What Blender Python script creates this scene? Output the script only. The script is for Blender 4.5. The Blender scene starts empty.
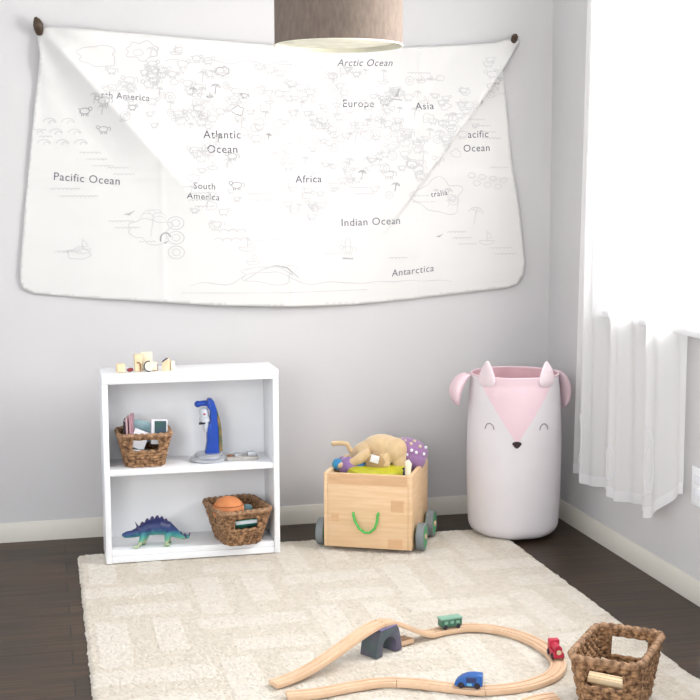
import bpy, bmesh, math, random
import numpy as np
from mathutils import Vector, Matrix, noise, geometry
from mathutils.bvhtree import BVHTree
random.seed(7)
PI=math.pi
S=bpy.context.scene; C=S.collection
V=Vector
# ------------------------------------------------------------------ helpers
def R(d): return math.radians(d)
def ss(t): t=max(0.,min(1.,t)); return t*t*(3-2*t)
class MB:
    def __init__(s): s.b=bmesh.new()
    def add(s,verts,faces):
        vs=[s.b.verts.new(v) for v in verts]
        for f in faces:
            try: s.b.faces.new([vs[i] for i in f])
            except ValueError: pass
        return vs
    def box(s,c,d,bev=0,seg=2,rot=None):
        t=bmesh.new(); bmesh.ops.create_cube(t,size=1)
        for v in t.verts: v.co=V((v.co.x*d[0],v.co.y*d[1],v.co.z*d[2]))
        if bev: bmesh.ops.bevel(t,geom=t.edges[:],offset=bev,segments=seg,profile=.5,affect='EDGES')
        M=Matrix.Translation(V(c))@(rot.to_4x4() if rot else Matrix())
        t.transform(M); s._merge(t); return s
    def _merge(s,t):
        t.verts.index_update()
        vs=[s.b.verts.new(v.co) for v in t.verts]
        for f in t.faces:
            try: s.b.faces.new([vs[v.index] for v in f.verts])
            except ValueError: pass
        t.free()
    def ball(s,c,r,rot=None,seg=20):
        t=bmesh.new(); bmesh.ops.create_uvsphere(t,u_segments=seg,v_segments=max(8,seg*2//3),radius=1)
        if not hasattr(r,'__len__'): r=(r,r,r)
        for v in t.verts: v.co=V((v.co.x*r[0],v.co.y*r[1],v.co.z*r[2]))
        t.transform(Matrix.Translation(V(c))@(rot.to_4x4() if rot else Matrix())); s._merge(t); return s
    def lathe(s,prof,n=40,M=None):
        """prof: (r,z) list; r=0 ends close"""
        vs=[];rings=[]
        for r,z in prof:
            if r<1e-6: rings.append([len(vs)]); vs.append(V((0,0,z)))
            else:
                rings.append(list(range(len(vs),len(vs)+n)))
                vs+= [V((r*math.cos(2*PI*k/n),r*math.sin(2*PI*k/n),z)) for k in range(n)]
        fs=[]
        for a,b in zip(rings,rings[1:]):
            for k in range(n):
                k2=(k+1)%n
                if len(a)==1 and len(b)==1: continue
                if len(a)==1: fs.append((a[0],b[k2],b[k]))
                elif len(b)==1: fs.append((a[k],a[k2],b[0]))
                else: fs.append((a[k],a[k2],b[k2],b[k]))
        if M: vs=[M@v for v in vs]
        s.add(vs,fs); return s
    def tube(s,pts,rad,n=8,closed=False,flat=1.0,up=None):
        pts=[V(p) for p in pts]; N=len(pts)
        if not hasattr(rad,'__len__'): rad=[rad]*N
        vs=[];prev=None
        for i,p in enumerate(pts):
            if closed: t=pts[(i+1)%N]-pts[i-1]
            else: t=pts[min(i+1,N-1)]-pts[max(i-1,0)]
            t.normalize()
            if up is not None: a=V(up)
            elif prev is not None: a=prev
            else: a=V((0,0,1)) if abs(t.z)<.9 else V((1,0,0))
            a=(a-t*a.dot(t)).normalized(); b=t.cross(a); prev=a
            for k in range(n):
                w=2*PI*k/n; vs.append(p+(a*math.cos(w)*flat+b*math.sin(w))*rad[i])
        fs=[]
        for i in range(N if closed else N-1):
            j=(i+1)%N
            for k in range(n): fs.append((i*n+k,i*n+(k+1)%n,j*n+(k+1)%n,j*n+k))
        if not closed:
            fs.append(tuple(reversed(range(n)))); fs.append(tuple((N-1)*n+k for k in range(n)))
        s.add(vs,fs); return s
    def prism(s,poly,y0,y1,axis='y',bev=0,M=None):
        """poly of (a,b) extruded along axis; axis y -> (a,y,b); axis z -> (a,b,z)"""
        f=(lambda a,b,c:V((a,c,b))) if axis=='y' else ((lambda a,b,c:V((a,b,c))) if axis=='z' else (lambda a,b,c:V((c,a,b))))
        t=bmesh.new()
        A=[t.verts.new(f(a,b,y0)) for a,b in poly]; B=[t.verts.new(f(a,b,y1)) for a,b in poly]
        n=len(poly); t.faces.new(A); t.faces.new(B[::-1])
        for i in range(n): t.faces.new((A[i],B[i],B[(i+1)%n],A[(i+1)%n]))
        bmesh.ops.recalc_face_normals(t,faces=t.faces[:])
        if bev: bmesh.ops.bevel(t,geom=t.edges[:],offset=bev,segments=2,profile=.5,affect='EDGES')
        if M: t.transform(M)
        s._merge(t); return s
    def sweep(s,pts,prof,cap=True):
        """prof of (side,up) swept along pts with vertical up; side is to the left of travel"""
        pts=[V(p) for p in pts];N=len(pts);n=len(prof);vs=[]
        for i,p in enumerate(pts):
            t=pts[min(i+1,N-1)]-pts[max(i-1,0)]; t.normalize()
            side=V((-t.y,t.x,0)).normalized(); up=t.cross(side); up=V((0,0,1)) if abs(t.z)<1e-4 else -side.cross(t)*-1
            up=side.cross(t)*-1
            if up.z<0: up=-up
            for a,b in prof: vs.append(p+side*a+up*b)
        fs=[]
        for i in range(N-1):
            for k in range(n): fs.append((i*n+k,i*n+(k+1)%n,(i+1)*n+(k+1)%n,(i+1)*n+k))
        if cap: fs.append(tuple(reversed(range(n)))); fs.append(tuple((N-1)*n+k for k in range(n)))
        s.add(vs,fs); return s
    def build(s,name,mat,parent=None,smooth=True,ang=35,loc=None,rotz=0,recalc=True):
        if recalc: bmesh.ops.recalc_face_normals(s.b,faces=s.b.faces[:])
        me=bpy.data.meshes.new(name)
        if smooth:
            for f in s.b.faces: f.smooth=True
            for e in s.b.edges:
                if len(e.link_faces)==2 and e.calc_face_angle(0)>R(ang): e.smooth=False
        s.b.to_mesh(me); s.b.free()
        o=bpy.data.objects.new(name,me); C.objects.link(o)
        if mat: me.materials.append(mat)
        if parent: o.parent=parent
        if loc: o.location=loc
        o.rotation_euler.z=rotz
        return o
def tag(o,label,cat,group=None,kind=None):
    o['label']=label; o['category']=cat
    if group: o['group']=group
    if kind: o['kind']=kind
    return o
def thing(name,label,cat,loc=(0,0,0),rotz=0,group=None):
    o=bpy.data.objects.new(name,None); C.objects.link(o); o.location=loc; o.rotation_euler.z=rotz
    o.empty_display_size=.05
    return tag(o,label,cat,group)
def struct(o): o['kind']='structure'; return o
def remesh(o,vox,sm=4):
    m=o.modifiers.new('r','REMESH'); m.mode='VOXEL'; m.voxel_size=vox; m.use_smooth_shade=True
    m=o.modifiers.new('s','SMOOTH'); m.factor=.5; m.iterations=sm
# ------------------------------------------------------------------ materials
def mat(name,col,rough=.6,metal=0,spec=.4,nscale=0,namt=0.,col2=None,stretch=(1,1,1),bump=0,bscale=80,sheen=0,coord='Object'):
    m=bpy.data.materials.new(name); m.use_nodes=True; nt=m.node_tree; N=nt.nodes; L=nt.links
    b=N['Principled BSDF']; b.inputs['Base Color'].default_value=(*col,1)
    b.inputs['Roughness'].default_value=rough; b.inputs['Metallic'].default_value=metal
    b.inputs['Specular IOR Level'].default_value=spec
    if sheen: b.inputs['Sheen Weight'].default_value=sheen
    tc=N.new('ShaderNodeTexCoord'); mp=N.new('ShaderNodeMapping'); mp.inputs['Scale'].default_value=stretch
    L.new(tc.outputs[coord],mp.inputs['Vector'])
    nz=N.new('ShaderNodeTexNoise'); nz.inputs['Scale'].default_value=nscale or 20; nz.inputs['Detail'].default_value=4
    L.new(mp.outputs[0],nz.inputs['Vector'])
    cr=N.new('ShaderNodeValToRGB'); c2=col2 or tuple(min(1,c*.85) for c in col)
    cr.color_ramp.elements[0].position=.35; cr.color_ramp.elements[1].position=.65
    cr.color_ramp.elements[0].color=(*c2,1); cr.color_ramp.elements[1].color=(*col,1)
    L.new(nz.outputs['Fac'],cr.inputs['Fac']); L.new(cr.outputs['Color'],b.inputs['Base Color'])
    if bump:
        n2=N.new('ShaderNodeTexNoise'); n2.inputs['Scale'].default_value=bscale; n2.inputs['Detail'].default_value=3
        L.new(mp.outputs[0],n2.inputs['Vector'])
        bp=N.new('ShaderNodeBump'); bp.inputs['Strength'].default_value=bump; bp.inputs['Distance'].default_value=.003
        L.new(n2.outputs['Fac'],bp.inputs['Height']); L.new(bp.outputs[0],b.inputs['Normal'])
    return m
def sub(c,f): return tuple(x*f for x in c)
M_wall=mat('wall_paint',(.61,.597,.60),.85,nscale=3,col2=(.595,.582,.585),bump=.08,bscale=180)
M_trim=mat('trim_paint',(.66,.635,.57),.5,nscale=5,col2=(.62,.595,.53))
M_ceil=mat('ceiling_paint',(.8,.8,.8),.9)
M_white=mat('white_laminate',(.86,.87,.89),.35,nscale=6,col2=(.84,.85,.87))
M_cloth=mat('map_cloth',(.685,.675,.66),.9,nscale=4,col2=(.675,.665,.65),bump=.1,bscale=600)
M_ink=mat('map_ink',(.18,.18,.22),.9)
M_line=mat('map_line',(.60,.59,.59),.9,col2=(.54,.53,.54),nscale=15)
M_lined=mat('map_line_dark',(.36,.35,.36),.9,col2=(.50,.49,.50),nscale=15)
M_darkwood=mat('dark_wood',(.06,.035,.02),.45)
M_crate=mat('crate_wood',(.78,.55,.34),.5,nscale=9,col2=(.72,.48,.27),stretch=(1.2,1.2,12))
M_crate_b=mat('crate_stave',(.70,.44,.25),.5,nscale=12,col2=(.64,.39,.21),stretch=(1.2,1.2,9))
M_track=mat('track_wood',(.70,.49,.33),.5,nscale=25,col2=(.64,.43,.28))
M_block=mat('block_wood',(.80,.65,.44),.55,nscale=20,col2=(.74,.57,.35))
M_blockp=mat('pale_block_wood',(.88,.80,.62),.55,nscale=20,col2=(.85,.75,.55))
M_brown=mat('brown_paint',(.30,.13,.06),.5)
M_red=mat('dark_red_paint',(.25,.03,.04),.4)
M_navy=mat('navy_paint',(.03,.04,.13),.4)
M_grass=mat('seagrass',(.44,.25,.125),.75,nscale=95,col2=(.09,.04,.018),bump=.6,bscale=220)
M_grassr=mat('seagrass_rim',(.44,.26,.145),.7,nscale=90,col2=(.15,.075,.035),bump=.5,bscale=220)
M_green=mat('green_rope',(.10,.50,.10),.6,nscale=200)
M_tyre=mat('green_tyre',(.09,.36,.17),.6)
M_wheel=mat('grey_wheel',(.22,.25,.26),.55)
M_plush=mat('tan_plush',(.66,.48,.28),.95,nscale=30,col2=(.58,.41,.22),bump=.5,bscale=300,sheen=.4)
M_plushd=mat('brown_plush',(.42,.27,.13),.95,nscale=30,bump=.5,bscale=300,sheen=.3)
M_tag=mat('white_tag',(.85,.85,.9),.6)
M_yellow=mat('yellow_green_plastic',(.52,.50,.02),.35)
M_purple=mat('purple_plush',(.30,.16,.33),.9,nscale=40,bump=.4,bscale=300,sheen=.4)
M_bluep=mat('blue_plush',(.04,.16,.42),.9,nscale=30,col2=(.03,.28,.45),sheen=.3)
M_lilac=mat('lilac_plush',(.26,.15,.34),.9,nscale=30,sheen=.3)
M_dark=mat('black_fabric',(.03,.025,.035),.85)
M_hamper=mat('hamper_canvas',(.75,.715,.735),.9,nscale=8,col2=(.73,.69,.71),bump=.15,bscale=400)
M_pink=mat('pink_canvas',(.80,.61,.66),.9,nscale=8,col2=(.78,.585,.635),bump=.15,bscale=400)
M_pinkp=mat('pale_pink_canvas',(.87,.74,.78),.9,nscale=8,bump=.1,bscale=400)
M_pinkd=mat('pink_lining',(.74,.48,.52),.9,nscale=8)
M_black=mat('black_embroidery',(.025,.012,.012),.6)
M_grey=mat('grey_thread',(.33,.31,.33),.8)
M_blue=mat('blue_plastic',(.015,.07,.42),.28)
M_silver=mat('silver_plastic',(.62,.64,.68),.28,metal=.7)
M_silverm=mat('matte_silver',(.50,.47,.44),.4,metal=.35)
M_spec=mat('grey_white_plastic',(.62,.66,.72),.35)
M_trgreen=mat('green_train_paint',(.05,.15,.10),.4)
M_trgreenl=mat('pale_green_paint',(.22,.42,.31),.4)
M_trblue=mat('blue_train_paint',(.02,.12,.42),.35)
M_trred=mat('red_train_paint',(.55,.03,.07),.4)
M_trcream=mat('cream_paint',(.72,.62,.42),.5)
M_arch=mat('bridge_support_paint',(.11,.09,.15),.5,nscale=12,col2=(.06,.09,.09))
M_archt=mat('bridge_top_paint',(.19,.17,.33),.45)
M_glass=bpy.data.materials.new('window_glass'); M_glass.use_nodes=True
nt=M_glass.node_tree; nt.nodes.clear(); o_=nt.nodes.new('ShaderNodeOutputMaterial'); tr=nt.nodes.new('ShaderNodeBsdfTransparent'); gl=nt.nodes.new('ShaderNodeBsdfGlossy'); mx=nt.nodes.new('ShaderNodeMixShader')
gl.inputs['Roughness'].default_value=.02; mx.inputs[0].default_value=.06
nt.links.new(tr.outputs[0],mx.inputs[1]); nt.links.new(gl.outputs[0],mx.inputs[2]); nt.links.new(mx.outputs[0],o_.inputs[0])
def sheer_mat(name,col,tp,dens=True):
    m=bpy.data.materials.new(name); m.use_nodes=True; nt=m.node_tree; nt.nodes.clear(); N=nt.nodes; L=nt.links
    o=N.new('ShaderNodeOutputMaterial'); t=N.new('ShaderNodeBsdfTransparent'); d=N.new('ShaderNodeBsdfDiffuse'); q=N.new('ShaderNodeBsdfTranslucent')
    d.inputs[0].default_value=(*col,1); q.inputs[0].default_value=(*col,1)
    a=N.new('ShaderNodeMixShader'); a.inputs[0].default_value=.45; L.new(d.outputs[0],a.inputs[1]); L.new(q.outputs[0],a.inputs[2])
    b=N.new('ShaderNodeMixShader'); b.inputs[0].default_value=tp
    L.new(a.outputs[0],b.inputs[1]); L.new(t.outputs[0],b.inputs[2]); L.new(b.outputs[0],o.inputs[0]); return m
M_sheer=sheer_mat('sheer_voile',(.975,.97,.972),.17)
M_hem=sheer_mat('sheer_hem',(.93,.92,.94),.04)
M_shade=mat('shade_linen',(.20,.155,.125),.9,nscale=120,col2=(.155,.12,.10),stretch=(1,1,.3),bump=.2,bscale=500)
M_lining=mat('shade_lining',(.86,.84,.70),.8)
# floor planks
def floor_mat():
    m=bpy.data.materials.new('dark_floorboards'); m.use_nodes=True; nt=m.node_tree; N=nt.nodes; L=nt.links; b=N['Principled BSDF']
    tc=N.new('ShaderNodeTexCoord'); br=N.new('ShaderNodeTexBrick')
    br.inputs['Scale'].default_value=1; br.inputs['Brick Width'].default_value=1.3; br.inputs['Row Height'].default_value=.105
    br.inputs['Mortar Size'].default_value=.0022; br.inputs['Mortar Smooth'].default_value=.2; br.offset=.37
    br.inputs['Color1'].default_value=(.056,.035,.018,1); br.inputs['Color2'].default_value=(.030,.019,.010,1); br.inputs['Mortar'].default_value=(.008,.006,.005,1)
    L.new(tc.outputs['Object'],br.inputs['Vector'])
    mp=N.new('ShaderNodeMapping'); mp.inputs['Scale'].default_value=(1.5,28,1); L.new(tc.outputs['Object'],mp.inputs[0])
    nz=N.new('ShaderNodeTexNoise'); nz.inputs['Scale'].default_value=2.5; nz.inputs['Detail'].default_value=5; L.new(mp.outputs[0],nz.inputs['Vector'])
    cr=N.new('ShaderNodeValToRGB'); cr.color_ramp.elements[0].color=(.5,.45,.42,1); cr.color_ramp.elements[0].position=.35; cr.color_ramp.elements[1].color=(1.7,1.45,1.3,1); cr.color_ramp.elements[1].position=.7
    L.new(nz.outputs['Fac'],cr.inputs[0])
    mu=N.new('ShaderNodeMix'); mu.data_type='RGBA'; mu.blend_type='MULTIPLY'; mu.inputs[0].default_value=1
    L.new(br.outputs['Color'],mu.inputs[6]); L.new(cr.outputs[0],mu.inputs[7]); L.new(mu.outputs[2],b.inputs['Base Color'])
    b.inputs['Roughness'].default_value=.46; b.inputs['Specular IOR Level'].default_value=.5
    bp=N.new('ShaderNodeBump'); bp.inputs['Strength'].default_value=.3; bp.inputs['Distance'].default_value=.002
    L.new(br.outputs['Fac'],bp.inputs['Height']); bp.invert=True; L.new(bp.outputs[0],b.inputs['Normal'])
    return m
M_floor=floor_mat()
M_rug=mat('rug_pile',(.66,.615,.55),.97,spec=.1,nscale=60,col2=(.60,.55,.48),bump=.5,bscale=260)
M_rugd=mat('rug_pile_beige',(.62,.565,.49),.97,spec=.1,nscale=60,col2=(.555,.50,.425),bump=.5,bscale=260)
# ------------------------------------------------------------------ setting
XL,YF,H=-3.7,-5.4,2.45
struct(MB().box(((XL)/2,YF/2,-.03),(-XL,-YF,.06)).build('floor',M_floor,smooth=False))
struct(MB().box((XL/2,.05,H/2),(-XL+.24,.10,H)).build('wall_back',M_wall,smooth=False))
struct(MB().box((XL/2,-1.5,H+.04),(-XL+.24,3.2,.08)).build('ceiling',M_ceil,smooth=False))
WY0,WY1,WZ0,WZ1=-.52,-2.05,.80,2.12
w=MB(); T=.12
w.box((T/2,(0+WY0)/2,H/2),(T,-WY0,H)); w.box((T/2,(WY1+YF)/2,H/2),(T,WY1-YF,H))
w.box((T/2,(WY0+WY1)/2,WZ0/2),(T,WY0-WY1,WZ0)); w.box((T/2,(WY0+WY1)/2,(WZ1+H)/2),(T,WY0-WY1,H-WZ1))
struct(w.build('wall_right',M_wall,smooth=False))
def baseprof(): return [(0,0),(.014,0),(.014,.045),(.010,.052),(.008,.060),(.004,.066),(0,.066)]
struct(MB().prism([(-a,b) for a,b in baseprof()],XL,-.0005,axis='x').build('baseboard_back',M_trim,ang=50))
struct(MB().prism([(-a,b) for a,b in baseprof()],YF,-.016,axis='y').build('baseboard_right',M_trim,ang=50))
# window
win=bpy.data.objects.new('window_1',None); C.objects.link(win); win.location=(.06,(WY0+WY1)/2,WZ0); struct(win)
hw=(WY0-WY1)/2; hh=WZ1-WZ0
f=MB()
for y in (-hw+.025,hw-.025): f.box((0,y,hh/2),(.10,.05,hh-.002),.004)
f.box((0,0,.025),(.10,2*hw-.1,.05),.004); f.box((0,0,hh-.025),(.10,2*hw-.1,.048),.004)
f.build('window_frame',M_white,win)
for z0,z1,x,nm in ((.05,hh/2+.01,-.015,'lower_sash'),(hh/2-.01,hh-.05,.018,'upper_sash')):
    q=MB()
    for y in (-hw+.07,hw-.07): q.box((x,y,(z0+z1)/2),(.03,.04,z1-z0),.003)
    for z in (z0+.02,z1-.02): q.box((x,0,z),(.03,2*hw-.18,.04),.003)
    s_=q.build(nm,M_white,win)
    MB().box((x,0,(z0+z1)/2),(.004,2*hw-.17,z1-z0-.07)).build('pane',M_glass,s_)
MB().box((-.075,0,-.012),(.05,2*hw+.12,.022),.005).build('window_sill',M_white,win)
# light behind camera comes from the open side of the room and an added fill lamp
# ------------------------------------------------------------------ map cloth
OUT=[(-1.813,1.721),(-1.817,1.709),(-1.809,1.644),(-1.813,1.612),(-1.83,1.495),(-1.851,1.331),(-1.878,1.117),(-1.896,.95),(-1.899,.90),(-1.888,.868),(-1.852,.851),(-1.653,.831),(-1.434,.815),(-1.248,.799),(-.98,.788),(-.726,.790),(-.541,.803),(-.353,.820),(-.166,.836),(-.13,.85),(-.107,.886),(-.102,.923),(-.126,1.12),(-.159,1.3),(-.18,1.495),(-.192,1.608),(-.185,1.636),(-.148,1.686),(-.131,1.714),(-.135,1.728),(-.150,1.734),(-.171,1.730),(-.235,1.712),(-.284,1.708),(-.568,1.690),(-1.04,1.689),(-1.414,1.710),(-1.599,1.723),(-1.735,1.731),(-1.793,1.732)]
HL=V((-1.806,1.728)); HR=V((-.135,1.722))
def ridge(hook,x,z,sx,slope):
    # coordinates along / across a ridge starting at the hook, sx=+1 runs right-down
    d=V((sx,-slope)).normalized(); n=V((slope,sx*1.0)) if sx>0 else V((-slope,1.0))
    n.normalize(); r=V((x,z))-hook
    return r.dot(d), r.dot(n)
def surf(x,z):
    y=.014+.006*math.sin(5*x+1)*ss((1.7-z)/.5)
    # left fold; it bends a little downwards
    t,d=ridge(HL,x,z,1,1.13); d-=.0
    a=.046*ss((t+.02)/.14)*(1-ss((t-.20)/.80))
    y+=a*((max(0.,(d+.12)/.12)**1.7) if d<0 else (.30+.70*math.exp(-d/.12)))
    y+=.007*ss(t/.05)*math.exp(-t/.16)*math.cos(max(d,-.2)*170*(.25/(.1+max(t,0)))*.35)
    # right fold
    t,d=ridge(HR,x,z,-1,1.36)
    a=.070*ss((t+.02)/.16)*(1-ss((t-.35)/.6))
    y+=a*ss((d+.010)/.014)*(max(0.,1-max(0,d)/.17)**1.4)
    # sag between the two hooks, gathered at the tips
    m=(x+1.806)/1.671
    y+=.010*math.sin(PI*max(0,min(1,m)))*ss((1.75-z)/.3)
    for cx in (-1.42,-.97,-.50): y+=.0022*math.exp(-abs(x-cx)/.008)
    y+=.0015*math.exp(-abs(z-(1.24))/.008)
    y+=.004*noise.noise(V((x*2.2,z*2.2,3.1)))+.0018*noise.noise(V((x*7,z*7,9)))
    return -max(y,.004)
pts=[]
n=len(OUT)
for i in range(n):
    a=V(OUT[i]);b=V(OUT[(i+1)%n]);k=max(1,int((b-a).length/.012))
    for j in range(k): pts.append(a.lerp(b,j/k))
nb=len(pts)
def inside(x,z,m=0):
    c=False
    for i in range(n):
        x1,z1=OUT[i];x2,z2=OUT[(i+1)%n]
        if (z1>z)!=(z2>z) and x<(x2-x1)*(z-z1)/(z2-z1)+x1: c=not c
    return c
st=.008
for i in range(int(1.84/st)):
    for j in range(int(1.0/st)):
        x=-1.91+i*st+(j%2)*st/2; z=.78+j*st
        if inside(x,z) and min((V((x,z))-p).length_squared for p in pts[:nb])>(st*.9)**2: pts.append(V((x,z)))
r_=geometry.delaunay_2d_cdt([p.copy() for p in pts],[(i,(i+1)%nb) for i in range(nb)],[],1,1e-5)
wm=thing('wall_map','large white cloth colouring map of the world draped from two wall hooks','wall hanging',(-.96,-.01,.79))
off=V(wm.location)
mb=MB(); mb.add([V((p.x,surf(p.x,p.y),p.y))-off for p in r_[0]],[tuple(f) for f in r_[2]])
bvh=BVHTree.FromBMesh(mb.b)
co=mb.build('map_cloth',M_cloth,wm,ang=180); so=co.modifiers.new('t','SOLIDIFY'); so.thickness=.0012; so.offset=0
LIFT=.0016
def P(x,z):
    o=V((x,-1.,z))-off; h=bvh.ray_cast(o,V((0,1,0)))
    if h[0] is None: return V((x,surf(x,z)-LIFT,z))-off
    return h[0]-V((0,LIFT,0))
def text(s,x,z,size,rot=0,shear=0,al='CENTER'):
    cu=bpy.data.curves.new('t','FONT'); cu.body=s; cu.size=size; cu.align_x=al; cu.align_y='CENTER'; cu.shear=shear; cu.space_character=1.08; cu.resolution_u=3
    ob=bpy.data.objects.new('t',cu); C.objects.link(ob)
    me=bpy.data.meshes.new_from_object(ob.evaluated_get(bpy.context.evaluated_depsgraph_get()))
    c,s_=math.cos(R(rot)),math.sin(R(rot))
    tx=MB(); tx.add([P(x+v.co.x*c-v.co.y*s_,z+v.co.x*s_+v.co.y*c) for v in me.vertices],[tuple(p.vertices) for p in me.polygons])
    tx.build('place_name',M_ink,wm,smooth=False); bpy.data.objects.remove(ob); bpy.data.meshes.remove(me); bpy.data.curves.remove(cu)
text('Pacific Ocean',-1.668,1.235,.0375,-4.5)
text('rth America',-1.536,1.507,.0305,-3)
text('Atlantic',-1.212,1.383,.038); text('Ocean',-1.212,1.334,.038)
text('South',-1.276,1.209,.031,-3); text('America',-1.280,1.174,.031,-4)
text('Arctic Ocean',-.706,1.634,.034,1,.3)
text('Europe',-.731,1.493,.037); text('Asia',-.490,1.487,.036,2); text('Africa',-.911,1.232,.036,1)
text('Indian Ocean',-.685,1.082,.038,1.5); text('Antarctica',-.53,.905,.035,6,.15)
text('acific',-.287,1.390,.036,2); text('Ocean',-.292,1.341,.036,2)
text('tralia',-.432,1.180,.028,8)
dl=MB(); dd=MB()
def rib(ps,w=.0016,d=dl,closed=False):
    ps=[V(p) for p in ps]
    if closed: ps=ps+[ps[0]]
    q=[ps[0]]
    for a,b in zip(ps,ps[1:]):
        k=max(1,int((b-a).length/.008))
        for j in range(1,k+1): q.append(a.lerp(b,j/k))
    vs=[];N=len(q)
    for i,p in enumerate(q):
        t=q[min(i+1,N-1)]-q[max(i-1,0)]
        if t.length<1e-7: t=V((1,0))
        t.normalize(); nn=V((-t.y,t.x))*w
        for s in (1,-1):
            e=p+nn*s; vs.append(P(e.x,e.y))
    if not all(inside(p.x,p.y) for p in (q[0],q[-1],q[N//2])): return
    d.add(vs,[(2*i,2*i+1,2*i+3,2*i+2) for i in range(N-1)])
def arc(cx,cz,rx,rz,a0=0,a1=360,n=14,ph=0): 
    return [(cx+rx*math.cos(R(a0+(a1-a0)*i/n)),cz+rz*math.sin(R(a0+(a1-a0)*i/n))) for i in range(n+1)]
def waves(x,z,n=6,w=.014,d=dl,rows=1):
    for r in range(rows):
        p=[]
        for k in range(n): p+=arc(x+(k+.5)*w+r*.02,z-r*.022,w/2,w*.35,180,0,4)
        rib(p,.0013,d)
def animal(x,z,s,d=dl,rng=random):
    rib(arc(x,z,s,s*.6),.0013,d); fx=rng.choice((-1,1))
    rib(arc(x+fx*s*1.15,z+s*.45,s*.38,s*.34,n=9),.0013,d)
    for k in (-.6,-.25,.3,.65): rib([(x+k*s,z-s*.5),(x+k*s*1.05,z-s*1.05)],.0013,d)
    rib(arc(x-fx*s*1.2,z,s*.35,s*.5,-60,120,6),.0012,d)
def palm(x,z,s,d=dl):
    rib([(x,z-s),(x+.15*s,z)],.0015,d)
    for a in (20,70,120,165,-20): rib(arc(x+.15*s+math.cos(R(a))*s*.35,z+math.sin(R(a))*s*.3,s*.38,s*.25,0,180,6),.0012,d)
def blob(x,z,rx,rz,seed,d=dl,w=.0015,n=40,amp=.35):
    p=[]
    for i in range(n):
        a=2*PI*i/n; k=1+amp*noise.noise(V((math.cos(a)*1.6+seed,math.sin(a)*1.6,seed)))*1.6
        p.append((x+rx*k*math.cos(a),z+rz*k*math.sin(a)))
    rib(p,w,d,True)
def boat(x,z,s,d=dl):
    rib(arc(x,z,s,s*.5,180,360,8)+[(x-s,z)],.0013,d); rib([(x,z),(x,z+s*1.2),(x+s*.7,z+s*.3),(x,z+s*.3)],.0013,d)
rg=random.Random(4)
# continents
blob(-.43,1.17,.09,.055,6.1)
rib([(-1.33+.012*i,.868+.02*noise.noise(V((i*.13,0,0)))+.045*math.exp(-((i-21)/9)**2)) for i in range(80)],.0014)
rib([(-1.36,.845),(-1.0,.838),(-.7,.842)],.0012)
for cx,cz,rx,rz,nn in ((-1.42,1.54,.24,.13,70),(-1.26,1.44,.15,.13,26),(-1.23,1.20,.10,.13,18),(-.74,1.50,.24,.12,62),(-.49,1.44,.20,.16,66),(-.90,1.30,.15,.20,44),(-.62,1.28,.16,.13,32),(-.43,1.17,.07,.04,5),(-1.06,1.5,.12,.14,28),(-.25,1.58,.06,.08,10)):
    for k in range(nn):
        a=rg.uniform(0,2*PI); r=math.sqrt(rg.random()); x=cx+rx*r*math.cos(a); z=cz+rz*r*math.sin(a); s=rg.uniform(.010,.019)
        t=rg.random(); d=dd if rg.random()<.05 else dl
        if t<.5: animal(x,z,s,d,rg)
        elif t<.65: palm(x,z,s*1.3,d)
        elif t<.8: blob(x,z,s*1.2,s*.8,rg.random()*9,d,.0013,16)
        elif t<.9: rib(arc(x,z,s,s,0,360,12),.0012,d); rib(arc(x,z,s*.4,s*.4,0,360,8),.0012,d)
        else: boat(x,z,s,d)
for x,z,nn,rw in ((-1.79,1.20,7,1),(-1.76,1.175,9,1),(-1.84,1.395,3,2),(-1.69,1.32,5,3),(-1.60,1.09,6,2),(-1.78,.99,6,1),(-1.50,1.02,4,1),(-1.13,1.18,6,2),(-1.10,1.02,6,1),(-.70,1.30,4,3),(-.76,1.20,5,2),(-.86,.97,5,1),(-.62,.95,5,1),(-.33,1.44,5,4),(-.24,1.27,5,1),(-.40,1.04,5,3),(-.24,.98,6,2),(-.55,1.17,6,2),(-.55,1.60,6,2),(-1.35,1.205,5,2),(-1.33,1.16,5,2),(-1.6,1.27,5,2),(-1.01,1.62,5,1)):
    waves(x,z,nn,rows=rw)
for k in range(9): rib(arc(-1.845+.06*(k%3)+.02*(k//3),1.42-.035*(k//3),.022,.016,10,170,8),.0013); rib(arc(-1.845+.06*(k%3)+.02*(k//3)+.008,1.42-.035*(k//3),.010,.008,0,200,6),.0013)
for k in range(7): rib(arc(-.31+.04*(k%4)+.02*(k//4),1.245-.028*(k//4)-.006*(k%4),.014,.009,0,360,8),.0013)
animal(-1.67,1.46,.016,dd,rg); animal(-1.61,1.40,.015,dd,rg)
for x,z,s in ((-1.53,1.12,.02),(-1.41,1.02,.012),(-.43,1.03,.015)):
    dd.add([P(x-s,z-s*.2),P(x,z+s*.05),P(x+s,z+s*.5),P(x+s*.3,z-s*.1),P(x,z-s*.4)],[(0,1,4),(1,2,3),(1,3,4)])
rib(arc(-1.41,1.03,.018,.022,20,200,8),.0025,dd)
blob(-1.46,1.06,.075,.04,2.9); palm(-1.46,1.10,.06); blob(-1.70,.985,.045,.018,7.2); boat(-1.69,1.0,.03)
for k in range(3): rib(arc(-1.375,1.085-.05*k,.028,.022,0,360,14),.0016); rib(arc(-1.375,1.085-.05*k,.014,.012,0,360,9),.0013)
for k in range(8): rib(arc(-1.24+.03*(k%4)+.01*(k//4),1.05-.03*(k//4),.016,.012,0,150,6),.0016)
rib([(-1.14,.885),(-1.08,.92),(-1.03,.935),(-.97,.90)],.0022); rib([(-1.03,.935),(-.99,.925),(-.95,.89)],.0018,dd); boat(-1.13,1.0,.03); boat(-1.11,.95,.025); boat(-.25,1.01,.03); palm(-.30,1.11,.04)
blob(-1.05,.905,.10,.03,3.3); animal(-.77,.985,.02,dl,rg); rib(arc(-.77,1.0,.01,.03,0,360,10)); rib([(-.79,.955),(-.75,.953)],.003,dd)
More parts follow.
